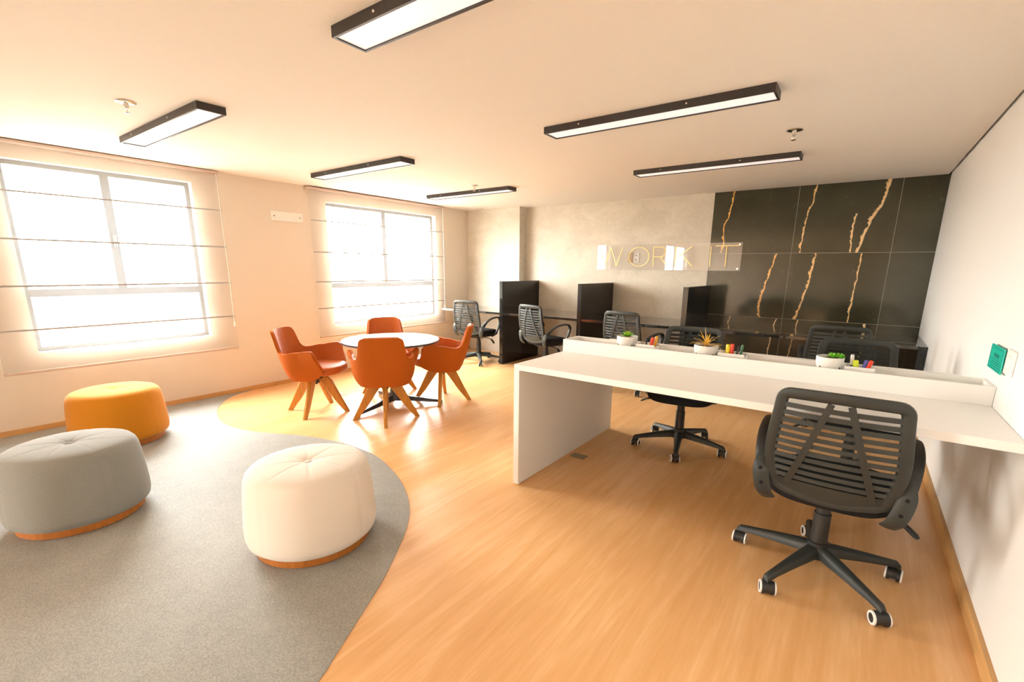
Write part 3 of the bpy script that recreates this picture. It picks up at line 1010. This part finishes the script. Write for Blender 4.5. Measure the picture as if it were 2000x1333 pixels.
def make_armchair(loc, rz, label):
    t = thing('orange_armchair', loc, rz, label, 'chair', 'orange armchairs around the round table')
    ns, nv = 200, 12
    half = 0.016

    def P_(i, j, off):
        s, v_ = -1 + 2 * i / ns, j / nv
        p = shell_point(s, v_)
        e = 1e-3
        ds = shell_point(min(1, s + e), v_) - shell_point(max(-1, s - e), v_)
        dv = shell_point(s, min(1, v_ + e)) - shell_point(s, max(0, v_ - e))
        n = ds.cross(dv)
        n = n.normalized() if n.length > 1e-12 else Vector((0, -1, 0))
        return p + n * off
    inner = [[P_(i, j, -half) for i in range(ns + 1)] for j in range(nv + 1)]
    outer = [[P_(i, j, half) for i in range(ns + 1)] for j in range(nv + 1)]
    # close each shell as a thin padded body, the outside clad in woven cloth
    mid = [[(inner[j][i] + outer[j][i]) / 2 for i in range(ns + 1)] for j in range(nv + 1)]

    def skin(A_, B_, name, m):
        b_ = MB()
        W_ = ns + 1
        vs = [p for r in A_ for p in r] + [p for r in B_ for p in r]
        K = W_ * (nv + 1)
        fs = []
        for j in range(nv):
            for i in range(ns):
                a = j * W_ + i
                fs.append((a, a + 1, a + W_ + 1, a + W_))
                fs.append((K + a, K + a + W_, K + a + W_ + 1, K + a + 1))
        for i in range(ns):
            fs.append((i, K + i, K + i + 1, i + 1))
            a = nv * W_ + i
            fs.append((a, a + 1, K + a + 1, K + a))
        for j in range(nv):
            a = j * W_
            fs.append((a, a + W_, K + a + W_, K + a))
            a = j * W_ + ns
            fs.append((a, K + a, K + a + W_, a + W_))
        b_.add(vs, fs)
        return b_.build(name, m, t, 50)
    skin(inner, mid, 'inner_shell', 'orange')
    skin(mid, outer, 'outer_shell', 'orange_back')
    # shell underside closing the bottom
    rim = [mid[0][i] for i in range(ns + 1)]
    b_ = MB()
    c = Vector((0, 0.01, 0.345))
    ring2 = [c + (p - c) * 0.55 + Vector((0, 0, -0.008)) for p in rim]
    b_.loft([[p + Vector((0, 0, 0.004)) for p in rim], ring2], False, False)
    b_.add(ring2, [tuple(range(len(ring2)))])
    b_.build('shell_underside', 'orange_back', t, 50)
    # seat cushion
    rings = []
    for z, k in ((0.392, 0.90), (0.400, 0.97), (0.415, 1.0), (0.440, 1.0), (0.456, 0.975), (0.466, 0.92), (0.472, 0.78), (0.475, 0.5), (0.476, 0.15)):
        ring = []
        for i in range(48):
            a = 2 * PI * i / 48
            n_ = 2.8
            x = 0.232 * k * math.copysign(abs(math.cos(a)) ** (2 / n_), math.cos(a))
            y = 0.245 * k * math.copysign(abs(math.sin(a)) ** (2 / n_), math.sin(a)) + 0.035
            ring.append((x, y, z))
        rings.append(ring)
    MB().loft(rings).build('seat', 'orange', t, 50)
    MB().lathe([(0.075, 0.352), (0.075, 0.335), (0.035, 0.330), (0.030, 0.285), (0.010, 0.280)], 20, (0, 0.0, 0)).build('swivel_hub', 'steel_dark', t, 40)
    MB().lathe([(0.006, 0.282), (0.014, 0.272), (0.006, 0.264)], 12).build('hub_bolt', 'chrome', t, 40)
    for k in range(4):
        a = PI / 2 * k
        d = Vector((math.cos(a), math.sin(a), 0))
        s = Vector((-d.y, d.x, 0))
        rings = []
        for r, z, wd, th in ((0.055, 0.352, 0.050, 0.018), (0.112, 0.285, 0.046, 0.018), (0.20, 0.13, 0.033, 0.017), (0.283, 0.0, 0.021, 0.015)):
            # plank: wide in the radial direction, thin across
            u = (d * 0.86 + Vector((0, 0, 0.5))).normalized() if z > 0.01 else d
            p = d * r + Vector((0, 0, z))
            if z > 0.34:
                u = d
            rings.append([p + u * (wd * c1) + s * (th * c2) for c1, c2 in ((-1, -0.7), (-0.85, -1), (0.85, -1), (1, -0.7), (1, 0.7), (0.85, 1), (-0.85, 1), (-1, 0.7))])
        MB().loft(rings).build('leg', 'leg_wood', t, 40)
    return t


rz = lambda deg: math.radians(deg - 90)
ac = make_armchair((-3.42, 2.633, 0), rz(140), 'orange armchair with its back to the camera in front of the round table')
dup(ac, (-4.125, 2.379, 0), rz(34), 'orange armchair left of the round table, facing right')
dup(ac, (-3.462, 3.402, 0), rz(219), 'orange armchair right of the round table, facing left')
dup(ac, (-4.178, 3.286, 0), rz(-33), 'orange armchair on the far side of the round table below the blind')


# ------------------------------------------------------------------ mesh office chairs
def back_y(z):
    """how far back the rest leans at a height"""
    u = (z - 0.44) / 0.48
    return -0.225 - 0.085 * u - 0.03 * math.sin(PI * min(1, max(0, u)))


def back_half(z):
    u = max(0, min(1, (z - 0.435) / 0.48))
    return 0.188 + 0.052 * math.sin(min(1, u / 0.45) * PI / 2) - 0.020 * sstep(0.45, 1.0, u)


def back_curve(x, z):
    """the rest wraps forward a little at its sides"""
    return back_y(z) + 0.55 * x * x


def make_office_chair(loc, rz_, label, base_rot, caster_rot):
    t = thing('mesh_office_chair', loc, rz_, label, 'office chair', 'black mesh-back swivel chairs')
    # five-star base
    MB().lathe([(0.030, 0.075), (0.050, 0.082), (0.054, 0.10), (0.050, 0.13), (0.040, 0.145), (0.036, 0.150)], 24).build('hub', 'plastic', t, 40)
    R = 0.338
    for k in range(5):
        a = base_rot - rz_ + 2 * PI * k / 5
        d = Vector((math.cos(a), math.sin(a), 0))
        s = Vector((-d.y, d.x, 0))
        rings = []
        for r, z, wd, th in ((0.02, 0.118, 0.034, 0.024), (0.07, 0.115, 0.031, 0.023), (0.18, 0.102, 0.025, 0.018), (0.30, 0.084, 0.018, 0.013), (0.342, 0.076, 0.017, 0.013), (0.356, 0.066, 0.013, 0.009)):
            p = d * r + Vector((0, 0, z))
            rings.append([p + s * (wd * c1) + Vector((0, 0, th * c2)) for c1, c2 in ((-1, -1), (1, -1), (0.95, 0.3), (0.6, 0.95), (0, 1.12), (-0.6, 0.95), (-0.95, 0.3))])
        arm = MB().loft(rings).build('base_arm', 'plastic_grey', t, 45)
        # twin-wheel caster
        ca = caster_rot - rz_ + 0.35 * math.sin(3 * k + 1)
        ax = Vector((math.cos(ca), math.sin(ca), 0))      # axle direction
        f_ = Vector((-ax.y, ax.x, 0))
        pc = d * R + f_ * 0.012
        cs = MB().tube([tuple(d * R + Vector((0, 0, 0.080))), tuple(d * R + Vector((0, 0, 0.040)))], 0.010, 10)
        # hood over the wheels
        hood = []
        for q in (-0.019, 0.019):
            ring = [pc + ax * q + f_ * (0.028 * math.cos(u)) + Vector((0, 0, 0.029 + 0.030 * math.sin(u))) for u in [PI * (-0.10 + 1.2 * i / 12) for i in range(13)]]
            hood.append(ring)
        cs.loft(hood)
        c_o = cs.build('caster', 'plastic', t, 45)
        for sd in (-1, 1):
            def wheel(prof):
                rings_ = []
                for rr, off in prof:
                    rings_.append([pc + ax * (sd * off) + f_ * (rr * math.cos(2 * PI * i / 20)) + Vector((0, 0, 0.029 + rr * math.sin(2 * PI * i / 20))) for i in range(20)])
                return MB().loft(rings_)
            wheel([(0.027, 0.012), (0.029, 0.016), (0.029, 0.026), (0.024, 0.031), (0.018, 0.031)]).build('wheel', 'rubber', c_o, 45)
            wheel([(0.0290, 0.0255), (0.0293, 0.027), (0.0270, 0.0325), (0.0195, 0.0325), (0.0185, 0.030)]).build('wheel_ring', 'white_ring', c_o, 45)
    # gas column under its telescopic cover
    MB().lathe([(0.044, 0.12), (0.044, 0.155), (0.036, 0.160), (0.034, 0.30), (0.029, 0.302), (0.028, 0.385)], 22).build('column_cover', 'plastic', t, 40)
    MB().rbox(-0.085, 0.085, -0.12, 0.11, 0.372, 0.405, 0.008, 2).build('tilt_mechanism', 'plastic', t, 50)
    lv = MB().tube([(0.06, -0.01, 0.385), (0.20, -0.01, 0.375), (0.255, -0.012, 0.362)], 0.006, 8).build('lever', 'plastic', t, 50)
    MB().tube(catmull([(0.245, -0.012, 0.366), (0.280, -0.030, 0.352), (0.312, -0.048, 0.332), (0.330, -0.058, 0.318)], 3), [(0.010, 0.006)] + [(0.018, 0.008)] * 7 + [(0.014, 0.006), (0.008, 0.004)], 10).build('paddle', 'plastic', lv, 60)
    # seat
    rings = []
    for z, k in ((0.400, 0.72), (0.404, 0.90), (0.418, 0.975), (0.440, 1.0), (0.462, 1.0), (0.482, 0.975), (0.494, 0.91), (0.500, 0.78), (0.501, 0.5), (0.500, 0.1)):
        ring = []
        for i in range(48):
            a = 2 * PI * i / 48
            n_ = 3.2
            x = 0.245 * k * math.copysign(abs(math.cos(a)) ** (2 / n_), math.cos(a))
            yy = 0.235 * k * math.copysign(abs(math.sin(a)) ** (2 / n_), math.sin(a)) + 0.015
            zz = z - (0.025 * sstep(0.12, 0.25, yy) if z > 0.43 else 0)
            ring.append((x, yy, zz))
        rings.append(ring)
    MB().loft(rings).build('seat', 'black_fabric', t, 50)
    # back: rounded frame swept round the outline
    out = []
    zt, zb = 0.925, 0.452
    rc = 0.055
    right = []
    for i in range(13):
        z = zb + 0.02 + (zt - rc - zb - 0.02) * i / 12
        right.append((back_half(z), z))
    hx = back_half(zt - rc)
    corner = [(hx - rc + rc * math.cos(a), zt - rc + rc * math.sin(a)) for a in [PI / 2 * i / 6 for i in range(1, 7)]]
    topl = [(x, zt + 0.004 * (1 - (x / (hx - rc)) ** 2)) for x in [(hx - rc) * (1 - i / 4) for i in range(1, 5)]]
    half_ = right + corner + topl
    loop2 = half_ + [(-x, z) for x, z in reversed(half_[:-1])]
    # lower edge, dipping in the middle
    bl = [(-back_half(zb + 0.02) * (1 - 2 * i / 12), zb + 0.012 - 0.030 * math.sin(PI * i / 12)) for i in range(1, 12)]
    loop2 = loop2 + bl
    n = len(loop2)
    rings = []
    for i in range(n):
        x, z = loop2[i]
        p = Vector((x, back_curve(x, z), z))
        x1, z1_ = loop2[(i + 1) % n]
        x0, z0_ = loop2[i - 1]
        tg = (Vector((x1, back_curve(x1, z1_), z1_)) - Vector((x0, back_curve(x0, z0_), z0_))).normalized()
        nrm = Vector((0, -1, 0)) - tg * Vector((0, -1, 0)).dot(tg)
        nrm.normalize()
        inw = tg.cross(nrm)
        if inw.dot(Vector((-x, 0, 0.68 - z))) < 0:
            inw = -inw
        wd = 0.042
        rings.append([p + inw * a_ + nrm * b_ for a_, b_ in ((0.0, -0.010), (-0.003, 0), (0.0, 0.011), (0.012, 0.015), (wd - 0.006, 0.012), (wd, 0.004), (wd, -0.008), (wd * 0.5, -0.012))])
    b_ = MB()
    m_ = len(rings[0])
    vs = [p for r in rings for p in r]
    fs = [(i * m_ + j, i * m_ + (j + 1) % m_, ((i + 1) % n) * m_ + (j + 1) % m_, ((i + 1) % n) * m_ + j) for i in range(n) for j in range(m_)]
    b_.add(vs, fs)
    b_.build('back_frame', 'plastic_grey', t, 50)

    def strip(pts, hw_, th, name, m, dy=0.0, parent=t):
        """flat plastic strip following the rest; pts in x,z"""
        bb = MB()
        rg = []
        for i, (x, z) in enumerate(pts):
            p = Vector((x, back_curve(x, z) + dy, z))
            a_, c_ = pts[max(i - 1, 0)], pts[min(i + 1, len(pts) - 1)]
            tg = Vector((c_[0] - a_[0], 0, c_[1] - a_[1])).normalized()
            sd = Vector((-tg.z, 0, tg.x))
            rg.append([p + sd * hw_ + Vector((0, -th, 0)), p + sd * hw_ + Vector((0, th, 0)), p - sd * hw_ + Vector((0, th, 0)), p - sd * hw_ + Vector((0, -th, 0))])
        return bb.loft(rg).build(name, m, parent, 40)
    # solid apron at the foot of the rest
    bb = MB()
    rows = []
    for i in range(7):
        z = 0.452 + 0.072 * i / 6
        hwz = back_half(z) - 0.02
        rows.append([(hwz * (-1 + 2 * j / 16), back_curve(hwz * (-1 + 2 * j / 16), z) - 0.002, z - 0.020 * math.cos(PI / 2 * (-1 + 2 * j / 16)) * (1 - i / 6)) for j in range(17)])
    ring_f = rows
    back_rows = [[(x, yy + 0.010, z) for x, yy, z in r] for r in rows]
    bb.loft(ring_f, False, False, closed=False)
    bb.loft(back_rows, False, False, closed=False)
    bb.build('back_apron', 'plastic_grey', t, 60)
    nsl = 11
    for k in range(nsl):
        z = 0.540 + 0.315 * k / (nsl - 1)
        hz = back_half(z) - 0.036
        strip([(hz * (-1 + 2 * j / 10), z) for j in range(11)], 0.0085 if k < 8 else 0.0095, 0.003, 'slat', 'plastic_grey')
    for sg in (-1, 1):
        strip([(sg * (0.150 - 0.118 * u), 0.500 + 0.385 * u) for u in [i / 8 for i in range(9)]], 0.012, 0.004, 'strut', 'plastic_grey', dy=-0.006)
    # net stretched across the front of the rest
    bb = MB()
    rows = []
    for i in range(11):
        z = 0.51 + 0.385 * i / 10
        hz = back_half(z) - 0.03
        rows.append([(hz * (-1 + 2 * j / 12), back_curve(hz * (-1 + 2 * j / 12), z) + 0.012, z) for j in range(13)])
    bb.loft(rows, False, False, closed=False)
    bb.build('net', 'net', t, 80)
    # loop armrests with their rear plates
    for sg in (-1, 1):
        path = catmull([(0.250, -0.205, 0.560), (0.262, -0.150, 0.622), (0.270, -0.060, 0.664), (0.272, 0.060, 0.680), (0.270, 0.140, 0.668), (0.266, 0.172, 0.625), (0.262, 0.158, 0.555), (0.256, 0.120, 0.480), (0.250, 0.060, 0.425), (0.225, 0.020, 0.405)], 4)
        path = [(sg * p.x, p.y, p.z) for p in path]
        nn = len(path)
        rad = []
        for i in range(nn):
            u = i / (nn - 1)
            rad.append((0.028 if u < 0.45 else 0.028 - 0.010 * sstep(0.45, 0.75, u), 0.0125))
        arm = MB().tube(path, rad, 12, side=(1, 0, 0)).build('armrest', 'plastic', t, 60)
        # rear plate: joins rest, arm and seat
        pl = catmull([(0.252, -0.190, 0.600), (0.250, -0.236, 0.560), (0.243, -0.244, 0.500), (0.228, -0.236, 0.440), (0.212, -0.205, 0.405)], 4)
        pl = [(sg * p.x, p.y, p.z) for p in pl]
        k_ = len(pl)
        MB().tube(pl, [(0.020 + 0.012 * sstep(0, 0.35, i / (k_ - 1)), 0.0095) for i in range(k_)], 12, side=(1, 0, 0)).build('arm_plate', 'plastic_grey', arm, 60)
        for (yy, zz, xx) in ((-0.2515, 0.545, 0.249), (-0.2545, 0.480, 0.239)):
            MB().lathe([(0.0075, -0.002), (0.0075, 0.001), (0.004, 0.0015)], 10).build('screw', 'black_fabric', arm).matrix_basis = Matrix.Translation((sg * xx, yy, zz)) @ Matrix.Rotation(PI / 2, 4, 'X')
    return t


R_ = math.radians
oc0 = make_office_chair((0.006, 2.392, 0), R_(0), 'black mesh office chair in the foreground, back turned to the camera', R_(-47 + 1.5), R_(188))
CH = [
    ((-1.009, 3.578), R_(180 + 6), 'black mesh office chair on the far side of the white desk by the spiky plant', R_(-21.5), R_(30)),
    ((0.085, 3.62), R_(180 + 9), 'black mesh office chair on the far side of the white desk nearest the white wall', R_(-40), R_(20)),
    ((-4.50, 5.20), R_(2), 'black mesh office chair in the bay by the window, left of the first partition', R_(-30), R_(10)),
    ((-3.29, 5.17), R_(-16), 'black mesh office chair in the bay between the first and second partitions', R_(-40), R_(10)),
    ((-2.045, 5.10), R_(-9), 'black mesh office chair in the bay between the second and third partitions', R_(-10), R_(10)),
    ((-0.10, 5.10), R_(2), 'black mesh office chair tucked into the bay under the marble wall', R_(10), R_(10)),
]
for (x, y), r_, lab, br, cr in CH:
    dup(oc0, (x, y, 0), r_, lab)


# ------------------------------------------------------------------ plants and pens on the desk tray
def pot(x, r, zr, label, kind):
    t = thing('potted_plant', (x, YT, TF), 0, label, 'plant', 'potted plants on the desk tray')
    h = zr - TF
    zb = 0.030
    MB().lathe([(r * 0.62, zb), (r * 0.70, zb + 0.003), (r * 0.90, zb + h * 0.28), (r * 0.985, zb + h * 0.5), (r, h - 0.004), (r * 0.985, h), (r * 0.94, h - 0.001), (r * 0.92, h - 0.014), (r * 0.5, h - 0.016)], 40).build('pot', 'ceramic', t, 50)
    MB().lathe([(r * 0.925, h - 0.013), (r * 0.6, h - 0.009), (r * 0.2, h - 0.007)], 24, cap0=False).build('soil', 'soil', t, 60)
    st = MB()
    rs = r * 0.96
    for k in range(4):
        a = PI / 4 + PI / 2 * k + 0.1
        st.tube([(rs * math.cos(a), rs * math.sin(a), 0), (rs * math.cos(a), rs * math.sin(a), h * 0.62)], 0.0026, 6)
    ring = [(rs * 0.86 * math.cos(2 * PI * k / 24), rs * 0.86 * math.sin(2 * PI * k / 24), zb - 0.003) for k in range(25)]
    st.tube(ring, 0.0025, 6)
    for k in range(4):
        a = PI / 4 + PI / 2 * k + 0.1
        st.tube([(rs * 0.84 * math.cos(a), rs * 0.84 * math.sin(a), zb - 0.003), (rs * math.cos(a), rs * math.sin(a), zb - 0.003)], 0.0025, 6)
    st.build('wire_stand', 'steel_dark', t, 50)
    rr = random.Random(int(1000 * abs(x)))

    def leaf(base, az, el, L, wd, th, m, droop=0.0, nseg=6):
        d = Vector((math.cos(az), math.sin(az), 0))
        s = Vector((-d.y, d.x, 0))
        rings = []
        for i in range(nseg + 1):
            u = i / nseg
            a_ = el - droop * u
            p = Vector(base) + d * (L * u * math.cos(a_)) + Vector((0, 0, L * u * math.sin(a_)))
            wv = wd * (math.sin(PI * min(1, 0.12 + 0.86 * u)) ** 0.7) if kind != 'spiky' else wd * (1 - u) ** 0.7 + 0.0006
            up = Vector((-d.x * math.sin(a_), -d.y * math.sin(a_), math.cos(a_)))
            rings.append([p + s * wv, p + up * th * (1 - 0.6 * u), p - s * wv, p - up * th * (1 - 0.6 * u)])
        MB().loft(rings).build('leaf', m, t, 60)
    if kind == 'rosette':
        for ring_, (nl, el, L, mm) in enumerate(((7, 0.35, 0.050, 'leaf_green'), (7, 0.75, 0.046, 'leaf_lime'), (4, 1.15, 0.040, 'leaf_lime'))):
            for k in range(nl):
                leaf((0, 0, h - 0.006), 2 * PI * (k + 0.5 * ring_) / nl + 0.2 * rr.random(), el + 0.15 * rr.random(), L * rr.uniform(0.9, 1.15), 0.011, 0.004, M[mm])
    elif kind == 'spiky':
        for k in range(26):
            el = rr.uniform(0.15, 1.25)
            leaf((0, 0, h - 0.004), 2 * PI * k / 26 * 3.3, el, rr.uniform(0.075, 0.118), 0.0055, 0.0016, M['leaf_yellow' if rr.random() < 0.72 else 'leaf_pale'], droop=rr.uniform(0.2, 0.7))
        leaf((0, 0, h - 0.004), 2.5, 1.35, 0.115, 0.005, 0.0016, M['leaf_pale'])
        leaf((0, 0, h - 0.004), -0.2, 0.75, 0.135, 0.004, 0.0014, M['leaf_pale'], droop=1.3)
    else:
        for c_ in range(4):
            ox, oy = (0.020 + 0.016 * (c_ - 1.2), rr.uniform(-0.012, 0.012))
            for ring_, (nl, el, L) in enumerate(((7, 0.35, 0.022), (5, 0.85, 0.021), (3, 1.25, 0.018))):
                for k in range(nl):
                    leaf((ox, oy, h - 0.004 + 0.004 * ring_), 2 * PI * (k + 0.4 * ring_) / nl, el, L * rr.uniform(0.9, 1.1), 0.0075, 0.003, M['leaf_green' if rr.random() < 0.7 else 'leaf_lime'], nseg=4)
    return t


pot(-1.224, 0.069, 0.944, 'small white pot with a lime green rosette succulent, leftmost on the desk tray', 'rosette')
pot(-0.713, 0.070, 0.936, 'small white pot with a spiky yellow plant on the desk tray', 'spiky')
pot(-0.078, 0.064, 0.940, 'small white pot with a low green succulent on the desk tray near the foreground chair', 'low')


def holder(x0, x1, label):
    t = thing('pen_holder', ((x0 + x1) / 2, YT + 0.01, TF), 0, label, 'pen holder', 'pen holders in the desk tray')
    hx, hy, h = (x1 - x0) / 2, 0.048, 0.904 - TF
    MB().rbox(-hx, hx, -hy, -hy + 0.004, 0, h, 0.001, 1).build('side', 'laminate', t)
    MB().rbox(-hx, hx, hy - 0.004, hy, 0, h, 0.001, 1).build('side', 'laminate', t)
    MB().rbox(-hx, -hx + 0.004, -hy + 0.004, hy - 0.004, 0, h, 0.001, 1).build('side', 'laminate', t)
    MB().rbox(hx - 0.004, hx, -hy + 0.004, hy - 0.004, 0, h - 0.012, 0.001, 1).build('side', 'laminate', t)
    MB().box(-hx + 0.004, hx - 0.004, -hy + 0.004, hy - 0.004, 0, 0.004).build('bottom', 'laminate', t)


holder(-1.150, -1.022, 'low white pen holder beside the lime green succulent')
holder(-0.634, -0.488, 'low white pen holder beside the spiky yellow plant')
holder(-0.010, 0.118, 'low white pen holder beside the low green succulent')


def pen(xb, xt, zt, m, label, r=0.0085, dy=0.0, cap=None, name='marker_pen'):
    zb = TF + 0.006
    t = thing(name, (xb, YT + 0.01 + dy, zb), 0, label, 'pen', 'pens on the desk tray')
    d = Vector((xt - xb, 0.0, zt - zb))
    L = d.length
    ax = d.normalized()
    q = Vector((0, 0, 1)).rotation_difference(ax).to_matrix().to_4x4()
    MB().lathe([(r * 0.85, 0), (r, 0.003), (r, L * 0.60)], 14).build('barrel', m, t, 40).matrix_basis = q
    MB().lathe([(r * 1.06, L * 0.60), (r * 1.06, L * 0.96), (r * 0.8, L)], 14).build('cap', cap or m, t, 40).matrix_basis = q


pen(-1.098, -1.092, 0.944, 'pen_black', 'thin black pen with a white tip beside the lime green succulent', 0.005, cap='pen_black')
pen(-1.075, -1.052, 0.948, 'pen_red', 'red marker pen leaning in the holder beside the lime green succulent', 0.010)
pen(-1.056, -1.034, 0.955, 'pen_amber', 'amber marker pen leaning in the holder beside the lime green succulent', 0.009, dy=0.022)
pen(-0.593, -0.590, 0.950, 'pen_yellow', 'bright yellow marker pen beside the spiky plant', 0.012)
pen(-0.570, -0.567, 0.955, 'pen_red', 'red marker pen upright beside the spiky plant', 0.010)
pen(-0.530, -0.515, 0.952, 'pen_green', 'dark green pen behind the markers beside the spiky plant', 0.007, dy=0.02)
pen(-0.548, -0.532, 0.945, 'pen_black', 'grey-black pen right of the red marker beside the spiky plant', 0.005, dy=0.0)
pen(0.024, 0.016, 0.957, 'pen_green', 'dark pen with a pale tip beside the low green succulent', 0.008, dy=0.02, cap='pen_white')
pen(0.046, 0.033, 0.932, 'pen_lime', 'fluorescent yellow marker beside the low green succulent', 0.012)
pen(0.058, 0.080, 0.935, 'pen_blue', 'blue marker pen leaning in the holder nearest the white wall', 0.009, dy=0.012)
pen(0.066, 0.100, 0.938, 'pen_red', 'red marker pen leaning in the holder nearest the white wall', 0.009, dy=-0.012)
